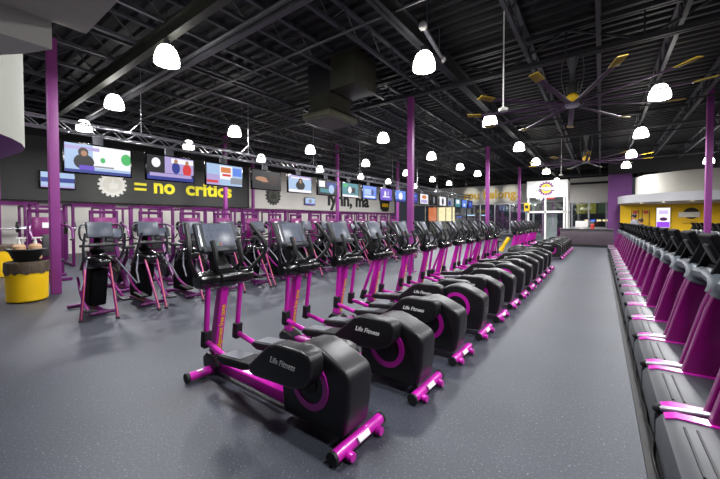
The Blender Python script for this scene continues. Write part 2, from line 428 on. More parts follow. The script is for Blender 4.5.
# air handler
t = thing('air_duct', 'olive box duct with square diffuser hanging from the ceiling', 'duct', (-6.78, 7.75, 4.6))
MB().b2(-.55, .55, -.66, .66, .04, .2, None, .02).b2(-.5, .5, -.6, .6, 0, .05).obj('diffuser', M['rim'], t)
MB().prism([(-.5, .2), (.5, .2), (.4, .32), (-.4, .32)], -.55, .55).b2(-.4, .4, -.5, .5, .32, .75).obj('duct_neck', M['olive'], t)
MB().b2(-.46, .5, -.5, .5, .75, 1.66, None, .01).obj('duct_body', M['steel'], t)
MB().b2(.52, 1.4, -.6, .45, .72, 1.66, None, .01).obj('duct_box', M['olive'], t)

# ---- dome lamps
def lamp():
    t = thing('high_bay_lamp', '', 'lamp')
    mb = MB(); mb.lathe([(.268, -.18), (.262, -.08), (.235, .04), (.19, .15), (.13, .22), (.07, .235)], n=22); mb.obj('dome', M['lamp'], t)
    mb = MB(); mb.lathe([(.262, -.185), (.276, -.185), (.276, -.165), (.262, -.165)], closed=True, n=22); mb.obj('rim', M['grey'], t)
    MB().lathe([(.262, -.112), (.27, -.112), (.268, -.098), (.26, -.098)], closed=True, n=22).obj('band', M['grey'], t)
    mb = MB(); mb.lathe([(0, .36), (.07, .36), (.08, .235), (0, .235)], n=12); mb.tube([(0, 0, .36), (0, 0, 1.2)], .008, n=6); mb.obj('hanger', M['steel'], t)
    mb = MB(); mb.lathe([(0, -.2), (.15, -.195), (.255, -.18)], n=22); mb.obj('lens', M['lens'], t)
    ld = bpy.data.lights.new('lamp_light', 'AREA'); ld.shape = 'DISK'; ld.size = .5; ld.energy = 120; ld.color = (.97, .975, 1)
    lo = bpy.data.objects.new('lamp_light', ld); COL.objects.link(lo); lo.parent = t; lo.location = (0, 0, -.215)
    return t
L0 = lamp(); first = True
lamps = []
rowname = {-15.1: 'above the strength area beyond the screens', -11.35: 'just this side of the screen truss', -7.28: 'in the line above the climbers', -3.1: 'in the line above the ellipticals', 1.22: 'in the line above the aisle edge', 4.9: 'at far right'}
rows = {-15.1: [3.82, 7.56, 11.5, 16.2, 20.8, 24.9, 30], -11.35: [3.57, 7.43, 11.5, 16.15, 21.2, 25.8, 29.5], -7.28: [3.22, 11.6, 16.4, 20.8, 24.5],
        -3.1: [6.58, 11.77, 16.75, 21.6, 26.2, 33], 1.22: [11.84, 16.86, 21.9, 26.1], 4.9: [16.9, 26.8]}
for x, ys in rows.items():
    for k, y in enumerate(ys):
        o = L0 if first else dup(L0); first = False
        o.location = (x, y, 5.0); o.scale = (.9, .9, .9)
        tag(o, lab(k, 'dome lamp', rowname[x]), None, 'dome lamps hanging from the ceiling')

# ---- big fans
def fan(loc, top, label, a0=-3.5, n=11):
    t = thing('ceiling_fan', label, 'fan', loc)
    h = top - loc[2]
    MB().lathe([(0, -.04), (.14, -.035), (.16, 0), (.14, .04), (0, .05)], n=18).obj('hub', M['silver'], t)
    MB().lathe([(0, .06), (.1, .06), (.13, .1), (.13, .2), (.07, .26), (0, .26)], n=14).obj('motor_base', M['yellow'], t)
    mt = MB().lathe([(0, .26), (.11, .26), (.12, .5), (0, .5)], n=14).obj('motor', M['ink'], t)
    MB().lathe([(0, .5), (.08, .5), (.05, .6), (.05, h - .3), (.1, h - .12), (.11, h), (0, h)], n=12).obj('mount', M['lsteel'], t)
    mb = MB()
    for s in (-1, 1): mb.tube([(s*.13, 0, .2), (s*.22, 0, h*.6), (s*.2, 0, h)], .012, n=6, smooth=True)
    mb.obj('stay', M['lsteel'], t)
    for k in range(n):
        a = R(a0 - 360/n * k); rot = Matrix.Rotation(a, 3, 'Z') 
        mb = MB(); mb.box((1.1, 0, 0), (1.8, .11, .02), None, .008, rot=Matrix.Rotation(R(8), 3, 'X'))
        bm = mb.obj('blade', M['fanpurple'], t); bm.rotation_euler = (0, 0, a)
        mb = MB(); mb.box((2.18, 0, .02), (.34, .17, .02), None, .008, rot=Matrix.Rotation(R(10), 3, 'X') @ Matrix.Rotation(R(-6), 3, 'Y'))
        mb.obj('blade_tip', M['fanyellow'], bm)
    return t
fan((-.58, 9.26, 4.32), 5.4, 'large fan with purple blades and yellow tips, nearest one')
fan((-.57, 18.0, 4.22), 5.4, 'large fan with purple blades hanging from the second girder', 12)

# ---- sensor rods
for (x, y, z, lb) in ((-1.58, 6.95, 3.79, 'pale disk on a long rod hanging left of the big fan'), (-1.58, 18.7, 3.8, 'pale disk on a long rod hanging right of the emblem box')):
    t = thing('hanging_sensor', lb, 'sensor', (x, y, z), 0, 'disks on rods')
    MB().tube([(0, 0, .03), (0, 0, 6.2 - z)], .012, n=6).obj('rod', M['white'], t)
    MB().lathe([(0, -.03), (.08, -.03), (.09, .02), (.03, .05), (0, .05)], n=16).obj('disk', M['offwhite'], t)

# ---- soffit top left
mb = MB(); mb.prism([(-4.23, 1.10), (-1.5, 1.10), (-1.5, -1.4), (-4.23, -1.4)], 3.5, 3.9, 'z'); struct(mb, 'ceiling_soffit', M['greysof'], 'grey dropped soffit slab at the top left')
mb = MB(); mb.prism([(-4.23, .84), (-4.56, .70), (-4.8, .56), (-5.3, .1), (-5.5, -1.4), (-4.23, -1.4)], 3.24, 3.5, 'z'); struct(mb, 'ceiling_soffit', M['offwhite'], 'lower rounded edge of the soffit')
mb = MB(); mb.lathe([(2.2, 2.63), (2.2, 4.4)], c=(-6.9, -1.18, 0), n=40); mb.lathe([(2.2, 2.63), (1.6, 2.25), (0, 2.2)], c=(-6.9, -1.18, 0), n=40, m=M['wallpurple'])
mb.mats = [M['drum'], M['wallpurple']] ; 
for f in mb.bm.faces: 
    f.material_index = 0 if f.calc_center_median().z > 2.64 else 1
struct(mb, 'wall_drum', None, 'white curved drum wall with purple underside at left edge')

# ---- right canopy, drum and alcove
mb = MB(); mb.lathe([(3.0, 3.1), (3.0, 4.35), (2.9, 4.35), (2.9, 3.1)], c=(4.8, 28, 0), closed=True, n=72); struct(mb, 'wall_alcove', M['cream'], 'cream curved drum wall above the yellow alcove')
mb = MB(); mb.lathe([(0, 2.66), (3.9, 2.66), (3.9, 3.14), (0, 3.14)], c=(4.8, 28, 0), n=72); struct(mb, 'trim_9', M['canopy'], 'pale curved canopy edge over the yellow alcove')
spots = [(2.0, 26.6), (2.9, 25.6), (4.0, 25.0), (5.2, 24.9), (6.3, 25.2)]
D0 = None
for i, (x, y) in enumerate(spots):
    if D0 is None:
        D0 = thing('downlight', '', 'light')
        MB().lathe([(.07, 0), (.1, 0), (.1, -.02), (.07, -.02)], closed=True, n=14).obj('ring', M['white'], D0)
        MB().lathe([(0, -.005), (.07, -.005)], n=14).obj('bulb', glow('downlight_glow', '#fff0c8', 12), D0)
        ld = bpy.data.lights.new('downlight_light', 'AREA'); ld.shape = 'DISK'; ld.size = .14; ld.energy = 30; ld.color = (1, .93, .75)
        lo = bpy.data.objects.new('downlight_light', ld); COL.objects.link(lo); lo.parent = D0; lo.location = (0, 0, -.03)
        o = D0
    else: o = dup(D0)
    o.location = (x, y, 2.655); tag(o, '%s recessed downlight under the alcove canopy, counting from left' % ('first', 'second', 'third', 'fourth', 'fifth')[i], None, 'canopy downlights')
mb = MB(); mb.b2(2.97, 3.67, 29.3, 29.4, 1.1, 2.45, M['ink']); mb.b2(2.99, 3.65, 29.28, 29.3, 1.13, 2.42, glow('poster_white', '#eee6ff', .9))
mb.b2(3.01, 3.63, 29.27, 29.28, 1.15, 1.5, glow('poster_purple', '#8a3ad0', .9)); mb.ball((3.33, 29.28, 1.68), (.2, .02, .12), M['wallpurple']); mb.b2(3.1, 3.55, 29.27, 29.28, 2.0, 2.25, glow('poster_lilac', '#c9b6ee', .8))
tag(mb.obj('poster'), 'tall white and purple backlit poster on the yellow wall', 'poster')
t = thing('wall_emblem', 'dark round emblem with white banner on the yellow wall', 'emblem', (4.55, 29.37, 1.95))
mb = MB(); mb.ball((.1, 0, .1), (.38, .03, .36), M['ink']); mb.obj('disk', None, t)
MB().b2(-.5, .48, -.06, -.03, -.15, .18, M['white'], .01).obj('banner', None, t)
MB().b2(-.3, .3, -.08, -.02, -.55, -.3, M['gold'], .01).obj('plaque', None, t)
t = thing('wall_frame_sign', 'two tall narrow dark framed notices on the yellow wall', 'sign', (2.15, 29.38, 1.6))
for dx in (-.25, .3):
    MB().b2(dx-.17, dx+.17, -.04, 0, -.5, .7, M['gold'], .01).b2(dx-.2, dx-.17, -.05, 0, -.5, .7, M['ink']).b2(dx+.17, dx+.2, -.05, 0, -.5, .7, M['ink']).b2(dx-.12, dx+.12, -.06, -.04, .45, .65, M['red']).obj('notice', None, t)
mb = MB(); mb.b2(7.0, 7.5, 29.25, 29.38, 0, 2.3, M['ink'], .01); tag(mb.obj('dark_doorway'), 'dark narrow opening at the right end of the yellow wall', 'doorway')

# ---- front desk
t = thing('reception_desk', 'long low brown reception desk across the end of the aisle', 'desk', (-.7, 24.2, 0))
MB().b2(-1.35, 1.3, -.02, .5, .14, 1.02, None, .01).obj('front_panel', M['desk'], t)
MB().b2(-1.4, 1.35, -.1, .8, 1.02, 1.08, None, .01).obj('counter_top', M['dgrey'], t)
MB().b2(-1.45, 1.4, -.1, .5, 0, .14).obj('kick_plate', M['ink'], t)
t = thing('computer_monitor', 'white backed monitor standing on the reception desk', 'monitor', (-.95, 24.5, 1.08))
MB().b2(-.32, .32, 0, .05, .08, .48, None, .02).obj('screen', M['white'], t); MB().b2(-.15, .15, -.08, .12, 0, .02).b2(-.03, .03, .02, .06, 0, .2).obj('stand', M['white'], t)
tag(MB().lathe([(0, 0), (.09, 0), (.1, .25), (.06, .3), (0, .3)], c=(-.4, 24.3, 1.08), n=12).obj('orange_jar', M['red']), 'small orange jar on the desk beside the white monitor', 'jar')

# ---- gear emblem helper
def gear(parent, mtx, r, m_ring, m_in, teeth=16):
    b = MB(); pts = []
    n = teeth
    for i in range(n):
        a = 2*math.pi*i/n; d = 2*math.pi/n
        for (da, rr) in ((-.25, 1), (.25, 1), (.3, .86), (.7, .86)): pts.append((math.cos(a+da*d)*r*rr, math.sin(a+da*d)*r*rr))
    b.prism(pts, -.02, .02, 'z'); o = b.obj('gear_ring', m_ring, parent); o.matrix_local = mtx
    b = MB(); b.lathe([(0, 0), (r*.66, 0), (r*.66, .03), (0, .03)], n=24); o2 = b.obj('gear_face', m_in, parent); o2.matrix_local = mtx
    # raised thumb
    b = MB(); b.prism([(-.28*r, -.35*r), (.3*r, -.35*r), (.38*r, -.1*r), (.36*r, .12*r), (.08*r, .14*r), (.1*r, .48*r), (-.05*r, .52*r), (-.12*r, .15*r), (-.28*r, .05*r)], .03, .05, 'z')
    o3 = b.obj('thumb_symbol', m_ring, parent); o3.matrix_local = mtx
WL = lambda y, z, x=-19.98: frame((x, y, z), (0, 1, 0), (0, 0, 1))
WB = lambda x, z, y: frame((x, y, z), (1, 0, 0), (0, 0, 1))
t = thing('gear_emblem', 'white gear emblem on the charcoal wall before the equals sign', 'emblem', (0, 0, 0)); gear(t, WL(6.15, 3.4), .62, M['white'], M['offwhite'])
t = thing('gear_emblem', 'dark gear emblem on the white wall beside the charcoal part', 'emblem', (0, 0, 0)); gear(t, WL(16.3, 3.45), .72, M['ink'], M['olive'])
t = thing('gear_emblem', 'purple and yellow gear emblem on the white entrance box', 'emblem', (0, 0, 0)); gear(t, WB(-3.3, 3.95, 27.98), .52, M['wallpurple'], M['yellow'])
MB().b2(-3.95, -2.65, 27.88, 27.9, 3.83, 4.02, None, .01).obj('banner', M['white'], t)
lettering('emblem_text', 'planet fitness', frame((-3.3, 27.87, 3.87), (1, 0, 0), (0, 0, 1)), .19, M['ink'], t, .004, .003, 1, 'CENTER')
mb = MB(); mb.prism([(31.3, 2.85), (33.0, 2.85), (33.2, 3.9), (31.1, 3.9)], -20, -19.9, 'x', M['ink'], .01); mb.prism([(31.6, 2.6), (32.8, 2.6), (33.0, 2.86), (31.4, 2.86)], -19.98, -19.9, 'x', M['ink']); mb.b2(-19.9, -19.87, 31.5, 32.8, 3.1, 3.5, M['gold'])
tag(mb.obj('shield_emblem'), 'dark shield emblem beside the black lettering', 'emblem')

def serif(txt_obj): pass
o = MB().b2(-19.99, -19.93, 7.1, 7.68, 3.47, 3.6, M['lemon']).b2(-19.99, -19.93, 7.1, 7.68, 3.2, 3.33, M['lemon']).obj('wall_lettering'); tag(o, 'yellow equals sign on the charcoal wall', 'lettering')
o = lettering('wall_lettering', 'no', WL(8.02, 3.13), 1.12, M['lemon'], None, .03, .035, .98); tag(o, 'yellow word no on the charcoal wall', 'lettering')
o = lettering('wall_lettering', 'critics', WL(9.78, 3.13), 1.12, M['lemon'], None, .03, .035, 1.12); tag(o, 'yellow word critics on the charcoal wall', 'lettering')
o = lettering('wall_lettering', 'lynn, ma', WL(22.4, 2.98), 1.75, M['ink'], None, .03, .05, 1.12); tag(o, 'black words lynn ma on the white wall', 'lettering')
o = lettering('wall_lettering', 'you belong.', frame((-13.6, Y1 - .03, 4.12), (1, 0, 0), (0, 0, 1)), 1.35, M['gold'], None, .03, .045, .99); tag(o, 'gold words you belong on the far white wall', 'lettering')

# ---- televisions
def E(n, h, s=1.0): 
    if n not in M: M[n] = glow(n, h, s)
    return M[n]
c_ = {'sky': E('tv_sky', '#a9c4e8', 0.65), 'wht': E('tv_white', '#f0f0f8', 0.70), 'nav': E('tv_navy', '#2a3a9a', 0.55), 'dk': E('tv_dark', '#15131c', 0.25), 'red': E('tv_red', '#e03a3a', 0.60), 'org': E('tv_orange', '#e88a4a', 0.55),
      'pur': E('tv_purple', '#6a4ad0', 0.60), 'grn': E('tv_green', '#4ac86a', 0.55), 'skn': E('tv_skin', '#c8906a', 0.50), 'tea': E('tv_teal', '#4a9aa8', 0.50), 'lil': E('tv_lilac', '#b8a8e0', 0.60), 'gry': E('tv_grey', '#9aa0ac', 0.50), 'blu': E('tv_blue', '#5a86e8', 0.65), 'brn': E('tv_brown', '#3a2018', 0.40)}
def R_(a, b, c, d, k): return ('r', a, b, c, d, k)
def O_(a, b, rx, rz, k): return ('o', a, b, rx, rz, k)
PICS = [
 ('a news presenter in black before a pale map', [R_(0, 0, 1, 1, 'sky'), R_(.4, .2, 1, 1, 'wht'), O_(.93, .62, .09, .22, 'grn'), O_(.55, .5, .04, .1, 'grn'), R_(.0, .8, .5, .92, 'lil'), O_(.27, .38, .15, .28, 'dk'), O_(.26, .72, .075, .17, 'brn'), O_(.27, .68, .045, .1, 'skn'), R_(.2, .1, .42, .26, 'pur'), R_(.42, .22, .72, .28, 'gry'), R_(0, 0, 1, .1, 'nav')]),
 ('three people at a purple news table', [R_(0, 0, 1, 1, 'dk'), R_(.36, .3, 1, 1, 'lil'), R_(.5, .75, 1, .95, 'wht'), O_(.18, .7, .09, .2, 'wht'), O_(.6, .55, .09, .25, 'nav'), O_(.6, .84, .04, .1, 'skn'), O_(.85, .5, .1, .28, 'red'), O_(.85, .82, .04, .1, 'skn'), R_(0, 0, 1, .22, 'nav'), R_(.05, .14, .95, .28, 'lil')]),
 ('a red and white scoreboard over blue panels', [R_(0, 0, 1, 1, 'sky'), R_(0, 0, .35, .5, 'lil'), R_(.35, .3, .7, .95, 'wht'), R_(.38, .62, .66, .88, 'org'), R_(.42, .45, .66, .56, 'red'), R_(.65, .1, 1, .4, 'gry'), R_(.0, .1, .3, .22, 'red'), R_(.72, .5, .98, .9, 'blu')]),
 ('a brown dark close-up of an arm', [R_(0, 0, 1, 1, 'dk'), O_(.3, .55, .2, .12, 'skn'), O_(.5, .4, .2, .09, 'brn'), O_(.42, .45, .16, .06, 'skn'), O_(.72, .55, .2, .35, 'brn')]),
 ('a dark haired presenter on a pale blue set', [R_(0, 0, 1, 1, 'sky'), R_(0, .8, 1, 1, 'lil'), R_(.1, .82, .9, .9, 'wht'), O_(.5, .42, .2, .28, 'dk'), O_(.5, .66, .1, .2, 'dk'), O_(.5, .66, .05, .12, 'skn'), R_(0, 0, 1, .16, 'wht')]),
 ('white graphics over a dark blue scene', [R_(0, 0, 1, 1, 'dk'), R_(.05, .5, .35, .9, 'wht'), R_(.45, .5, .95, .85, 'nav'), R_(.1, .15, .8, .4, 'tea'), O_(.7, .4, .15, .3, 'sky')]),
 ('a green and teal crowd scene', [R_(0, 0, 1, 1, 'tea'), R_(.3, .3, .8, .7, 'dk'), O_(.45, .5, .12, .25, 'wht'), R_(0, 0, 1, .15, 'wht'), R_(.05, .7, .3, .9, 'grn')]),
 ('white captions over a blue studio', [R_(0, 0, 1, 1, 'blu'), R_(.1, .3, .6, .75, 'sky'), R_(.1, .1, .9, .22, 'wht'), O_(.7, .55, .1, .25, 'nav')]),
 ('white writing over a purple picture', [R_(0, 0, 1, 1, 'pur'), R_(.2, .25, .8, .35, 'wht'), O_(.4, .55, .08, .25, 'wht'), O_(.65, .6, .07, .2, 'lil')]),
 ('a pale face on a blue picture', [R_(0, 0, 1, 1, 'blu'), O_(.5, .5, .2, .35, 'wht'), R_(0, 0, 1, .2, 'nav')]),
 ('purple and blue stripes', [R_(0, 0, 1, 1, 'nav'), R_(0, .3, 1, .5, 'pur'), R_(.1, .6, .9, .8, 'blu')]),
 ('a pink flash on a white picture', [R_(0, 0, 1, 1, 'wht'), O_(.5, .7, .3, .2, 'org'), R_(.1, .1, .9, .4, 'lil')]),
 ('a black picture with faint grey figure', [R_(0, 0, 1, 1, 'dk'), O_(.5, .5, .12, .4, 'gry')]),
 ('a dark figure on a white picture', [R_(0, 0, 1, 1, 'wht'), O_(.5, .45, .16, .4, 'dk')]),
 ('a grey blue sports scene', [R_(0, 0, 1, 1, 'gry'), R_(.1, .1, .5, .6, 'nav')]),
 ('a teal and white scene', [R_(0, 0, 1, 1, 'tea'), R_(.2, .4, .8, .9, 'wht')]),
 ('a bright blue scene', [R_(0, 0, 1, 1, 'blu'), R_(.3, .2, .7, .5, 'wht')]),
 ('a deep blue scene', [R_(0, 0, 1, 1, 'nav'), R_(.3, .3, .7, .7, 'blu')]),
]
def tv(name, label, loc, w, h, pic, group=None, tilt=0, mount=None, rz=0, d=.08):
    """faces +X"""
    t = thing(name, label, 'television', loc, rz, group)
    MB().box((-d/2 - .005, 0, 0), (d, w + .08, h + .08), None, .012).obj('casing', M['glossblack'], t)
    mb = MB(); k = 0
    for L in pic:
        dx = .001 + .0012 * k; k += 1
        if L[0] == 'r':
            _, a, b_, c, e, key = L
            mb.poly([(dx, (a-.5)*w, (b_-.5)*h), (dx, (c-.5)*w, (b_-.5)*h), (dx, (c-.5)*w, (e-.5)*h), (dx, (a-.5)*w, (e-.5)*h)], c_[key])
        else:
            _, a, b_, rx, rz_, key = L; pts = []
            for q in range(16):
                yy = (a-.5 + rx*math.cos(q*math.pi/8)); zz = (b_-.5 + rz_*math.sin(q*math.pi/8))
                pts.append((dx, max(-.5, min(.5, yy))*w, max(-.5, min(.5, zz))*h))
            mb.poly(pts, c_[key])
    mb.obj('picture', None, t, angle=180)
    if mount:
        MB().b2(-.16, -.1, -.12, .12, -.1, mount, None, .01).obj('bracket', M['lsteel'], t)
    t.rotation_euler = (0, tilt, rz)
    return t
for k in range(18):
    y = 3.09 + 1.81 * k
    if k == 0: y = 3.09
    w = 1.36 if k else 1.42
    tv('television', lab(k, 'truss television', 'showing ' + PICS[k][0]), (-10.75, y - .06, 3.2), w, .72, PICS[k][1], 'televisions in line under the truss', 0, .62)
tv('television', 'small television on the charcoal wall showing blue water', (-19.85, 4.05, 3.42), 1.15, .68, [R_(0, 0, 1, 1, 'sky'), R_(0, .35, 1, .65, 'nav'), R_(0, 0, 1, .12, 'lil')])
tv('television', 'small television on the white wall under the fifth screen', (-19.85, 20.1, 3.2), 1.15, .55, [R_(0, 0, 1, 1, 'sky'), O_(.5, .5, .2, .3, 'gry'), R_(0, 0, 1, .15, 'pur')])
# truss
t = thing('lighting_truss', 'long silver box truss carrying the line of televisions', 'truss', (-10.95, 0, 0))
mb = MB(); ya, yb = 1.6, 35
for dx in (-.12, .12):
    for z in (3.87, 4.13): mb.tube([(dx, ya, z), (dx, yb, z)], .022, n=6)
mb.obj('chord', M['truss'], t)
mb = MB(); y = ya; k = 0
while y < yb - .3:
    a, b_ = (3.87, 4.13) if k % 2 else (4.13, 3.87)
    for dx in (-.12, .12): mb.tube([(dx, y, a), (dx, y+.3, b_)], .01, n=5, caps=False)
    mb.tube([(-.12, y, 4.13), (.12, y+.3, 4.13)], .01, n=5, caps=False); mb.tube([(-.12, y, 3.87), (.12, y+.3, 3.87)], .01, n=5, caps=False)
    y += .3; k += 1
mb.obj('lattice', M['truss'], t)
for y in (4.1, 7.75, 11.3, 15, 18.6, 22.2, 25.8, 29.4, 33):
    hg = MB().tube([(0, y, 4.15), (0, y, 6.2)], .011, n=6).obj('hanger', M['silver'], t)
    for dy in (-.3, .3): MB().tube([(0, y, 4.5), (0, y + dy, 4.15)], .006, n=5).obj('stay_wire', M['silver'], hg)

SP = None
for i, (y, ty, en) in enumerate(((5.7, 6.1, 420), (11.3, 11.6, 420), (8.3, 8.6, 160))):
    if SP is None:
        t = thing('spotlight', '', 'spotlight'); SP = t
        MB().lathe([(0, 0), (.06, 0), (.08, .05), (.085, .2), (.07, .2), (0, .16)], axis='x', n=14).obj('lamp_head', M['ink'], t)
        MB().b2(.05, .1, -.1, -.09, -.02, .28).b2(.05, .1, .09, .1, -.02, .28).b2(.05, .1, -.1, .1, .27, .28).obj('yoke', M['ink'], t)
        MB().lathe([(0, -.002), (.055, -.002)], axis='x', n=14).obj('lens', M['lens'], t)
        ld = bpy.data.lights.new('spot_light', 'SPOT'); ld.energy = 420; ld.spot_size = R(26); ld.spot_blend = .9; ld.shadow_soft_size = .05; ld.color = (1, .98, .85)
        lo = bpy.data.objects.new('spot_light', ld); COL.objects.link(lo); lo.parent = t; lo.location = (-.02, 0, 0); lo.rotation_euler = (0, R(90), 0)
    else: t = dup(SP)
    t.location = (-13.2, y, 4.6); t.rotation_euler = (0, R(-10), R(-3))
    tag(t, ('black spotlight aimed at the white gear emblem', 'black spotlight aimed at the word critics', 'black spotlight aimed at the word no')[i], None, 'spotlights lighting the wall')
    tag(MB().tube([(-13.125, y, 4.85), (-13.125, y, 6.2)], .012, n=6).obj('hanging_rod', M['steel']), 'thin rod holding %s spotlight' % ('the emblem', 'the second lettering', 'the first lettering')[i], 'rod', 'rods of the spotlights')

for i, x in enumerate((-12.6, -10.4, -8.2)):  # added spotlights and rods, put in to brighten the gold lettering
    t = dup(SP); t.location = (x, 34.6, 5.3); t.rotation_euler = (0, R(-8), R(-90)); w_ = ('left', 'middle', 'right')[i]
    tag(t, 'added far black spotlight brightening the gold lettering, %s of three' % w_, None, 'added spotlights lighting the gold lettering')
    tag(MB().tube([(x, 34.52, 5.56), (x, 34.52, 6.2)], .012, n=6).obj('hanging_rod', M['steel']), 'thin rod holding the %s added spotlight of the gold lettering' % w_, 'rod', 'rods of the added far spotlights')

# ------------------------------------------------------------ ellipticals
def elliptical(near, far):
    """near/far: forward shift of each side's linkage. local x = 0 at the rear stabiliser, user faces -x"""
    t = thing('elliptical_trainer', '', 'elliptical trainer')
    # rear stabiliser
    r_ = MB().tube([(.03, -.27, .058), (.03, .27, .058)], .044, n=12).obj('rear_foot', M['purple'], t)
    for s in (-1, 1):
        MB().tube([(.03, s*.268, .058), (.03, s*.292, .058)], .047, n=12).obj('foot_cap', M['blackm'], r_)
        MB().lathe([(0, -.02), (.03, -.02), (.034, 0), (.03, .028), (0, .028)], c=(.09, s*.17, .04), axis='x', n=12).obj('foot_wheel', M['purple'], r_)
    MB().box((.077, 0, .085), (.012, .13, .04), None, .003, rot=Matrix.Rotation(R(-35), 3, 'Y')).obj('sticker', M['sticker'], r_)
    # housing
    hp = [(-.635, .07), (-.65, .30), (-.635, .46), (-.59, .56), (-.52, .63), (-.42, .675), (-.31, .69), (-.22, .672), (-.10, .625), (.01, .575), (.04, .545), (.055, .49), (.045, .30), (.015, .13), (-.02, .09)]
    h = MB().prism(hp, -.14, .14, 'y', bev=.034, seg=4).obj('drive_housing', M['black'], t, angle=50)
    ip = [(-.60, .10), (-.61, .30), (-.60, .36), (-.50, .24), (-.30, .17), (-.13, .22), (-.06, .36), (-.1, .52), (-.05, .52), (.0, .45), (-.015, .2), (-.05, .12)]
    for s in (-1, 1):
        y0, y1 = sorted((s*.138, s*.149))
        MB().lathe([(.142, y0), (.192, y0), (.192, y1), (.142, y1)], c=(-.325, 0, .39), axis='y', n=40, closed=True).obj('ring', M['purple'], h)
        y0, y1 = sorted((s*.136, s*.152)); 
        MB().lathe([(0, y0), (.07, y0), (.07, y1), (0, y1)], c=(-.325, 0, .39), axis='y', n=20).obj('hub_cap', M['blackm'], h)
    # rail and front
    MB().prism([(-1.98, .05), (-.6, .05), (-.6, .17), (-1.9, .15)], -.05, .05, 'y', bev=.02, seg=3).obj('base_rail', M['purple'], t)
    f_ = MB().tube([(-1.86, -.31, .055), (-1.86, .31, .055)], .045, n=12).obj('front_foot', M['purple'], t)
    for s in (-1, 1): MB().tube([(-1.86, s*.305, .055), (-1.86, s*.335, .055)], .05, n=12).obj('foot_cap', M['blackm'], f_)
    MB().box((-1.84, -.2, .099), (.03, .06, .004), None).obj('sticker', M['sticker'], f_)
    MB().prism([(-2.0, .05), (-1.76, .05), (-1.72, .12), (-1.82, .2), (-1.94, .22), (-2.01, .16)], -.09, .09, 'y', bev=.03, seg=3).obj('front_cover', M['black'], t)
    # mast
    ms = MB().prism([(-1.98, .15), (-1.86, .15), (-1.67, 1.05), (-1.76, 1.05)], -.045, .045, 'y', bev=.018, seg=3).obj('mast', M['purple'], t)
    d = Vector((.19, 0, .9)).normalized()
    lettering('mast_text', 'judgement free zone', frame((-1.841 + .005, .02, .24), d, (0, -1, 0)), .075, M['yellow'], ms, .001, .001, .82)
    # pivot barrel
    pb = MB().lathe([(0, -.30), (.07, -.30), (.085, -.27), (.085, -.1), (.10, -.08), (.10, .08), (.085, .1), (.085, .27), (.07, .30), (0, .30)], c=(-1.70, 0, 1.03), axis='y', n=20).obj('pivot_barrel', M['gloss'], t)
    MB().prism([(-1.85, 1.0), (-1.66, 1.0), (-1.62, 1.08), (-1.74, 1.17), (-1.86, 1.3), (-1.95, 1.3), (-1.88, 1.12)], -.07, .07, 'y', bev=.02).obj('console_neck', M['blackm'], t)
    # console
    ang = R(-23); rot = Matrix.Rotation(ang, 3, 'Y')
    c0 = Vector((-1.86, 0, 1.44))
    cs = MB().box(c0, (.045, .45, .31), None, .02, rot=rot, seg=3).obj('console', M['dgrey'], t)
    MB().box(c0 + rot @ Vector((.024, .02, .015)), (.008, .33, .25), None, .003, rot=rot).obj('display', M['screen'], cs)
    MB().box(c0 + rot @ Vector((.027, -.19, .01)), (.012, .02, .24), None, .004, rot=rot).obj('side_strip', M['silver'], cs)
    MB().box(c0 + rot @ Vector((.035, 0, -.16)), (.09, .42, .05), None, .018, rot=rot, seg=3).obj('console_tray', M['dgrey'], cs)
    mb = MB()
    for i, cc in enumerate(('tv_green', 'tv_red', 'tv_orange', 'tv_purple')): mb.box(c0 + rot @ Vector((.029, -.02 + i*.022, -.088)), (.004, .016, .012), M[cc] if cc in M else M['red'])
    mb.obj('button', None, cs)
    # fixed grips
    MB().tube([(-1.74, -.1, 1.1), (-1.63, -.14, 1.17), (-1.64, -.14, 1.3), (-1.69, -.14, 1.41)], [.02, .023, .026, .026], smooth=True).obj('fixed_grip', M['blackm'], t)
    MB().tube([(-1.74, .1, 1.1), (-1.63, .14, 1.17), (-1.64, .14, 1.3), (-1.69, .14, 1.41)], [.02, .023, .026, .026], smooth=True).obj('fixed_grip', M['blackm'], t)
    for s, dx in ((-1, near), (1, far)):
        y = s * .255; q = dx / .36; zo = -.10 if s > 0 and near < .1 else 0
        zc = -.02 * q + zo
        # linkage cover
        cp = [(-.87, .45), (-.85, .39), (-.79, .375), (-.32, .41), (-.21, .46), (-.155, .54), (-.15, .65), (-.18, .69), (-.25, .705), (-.52, .695), (-.61, .665)]
        y0, y1 = sorted((s*.16, s*.305))
        lc = MB().prism([(x - dx, z + zc) for x, z in cp], y0, y1, 'y', bev=.025, seg=3).obj('link_cover', M['black'], t, angle=45)
        if s < 0: lettering('link_text', 'Life Fitness', frame((-.585 - dx, -.3065, .55 + zc), (1, 0, 0), (0, 0, 1)), .062, M['sticker'], lc, .001, .001, 1.0, shear=.35)
        else: lettering('link_text', 'Life Fitness', frame((-.25 - dx, .3065, .55 + zc), (-1, 0, 0), (0, 0, 1)), .062, M['sticker'], lc, .001, .001, 1.0, shear=.35)
        # pedal
        yp = s*.195
        pd = MB().prism([(-1.36-dx, .36), (-1.28-dx, .335), (-.96-dx, .37), (-.80-dx, .42), (-.80-dx, .46), (-.98-dx, .44), (-1.34-dx, .405)], yp-.1, yp+.1, 'y', bev=.018).obj('pedal', M['blackm'], t)
        MB().prism([(-1.32-dx, .404), (-1.03-dx, .435), (-1.03-dx, .441), (-1.32-dx, .41)], yp-.075, yp+.075, 'y').obj('tread_pad', M['pedal'], pd)
        # joint
        jx, jz = (-1.75 - .55*dx, .43 - .08*q); yj = s*.18
        MB().box((jx, yj, jz), (.075, .085, .17), None, .018, rot=Matrix.Rotation(R(4 + 15*q), 3, 'Y'), seg=3).obj('joint_cover', M['blackm'], t)
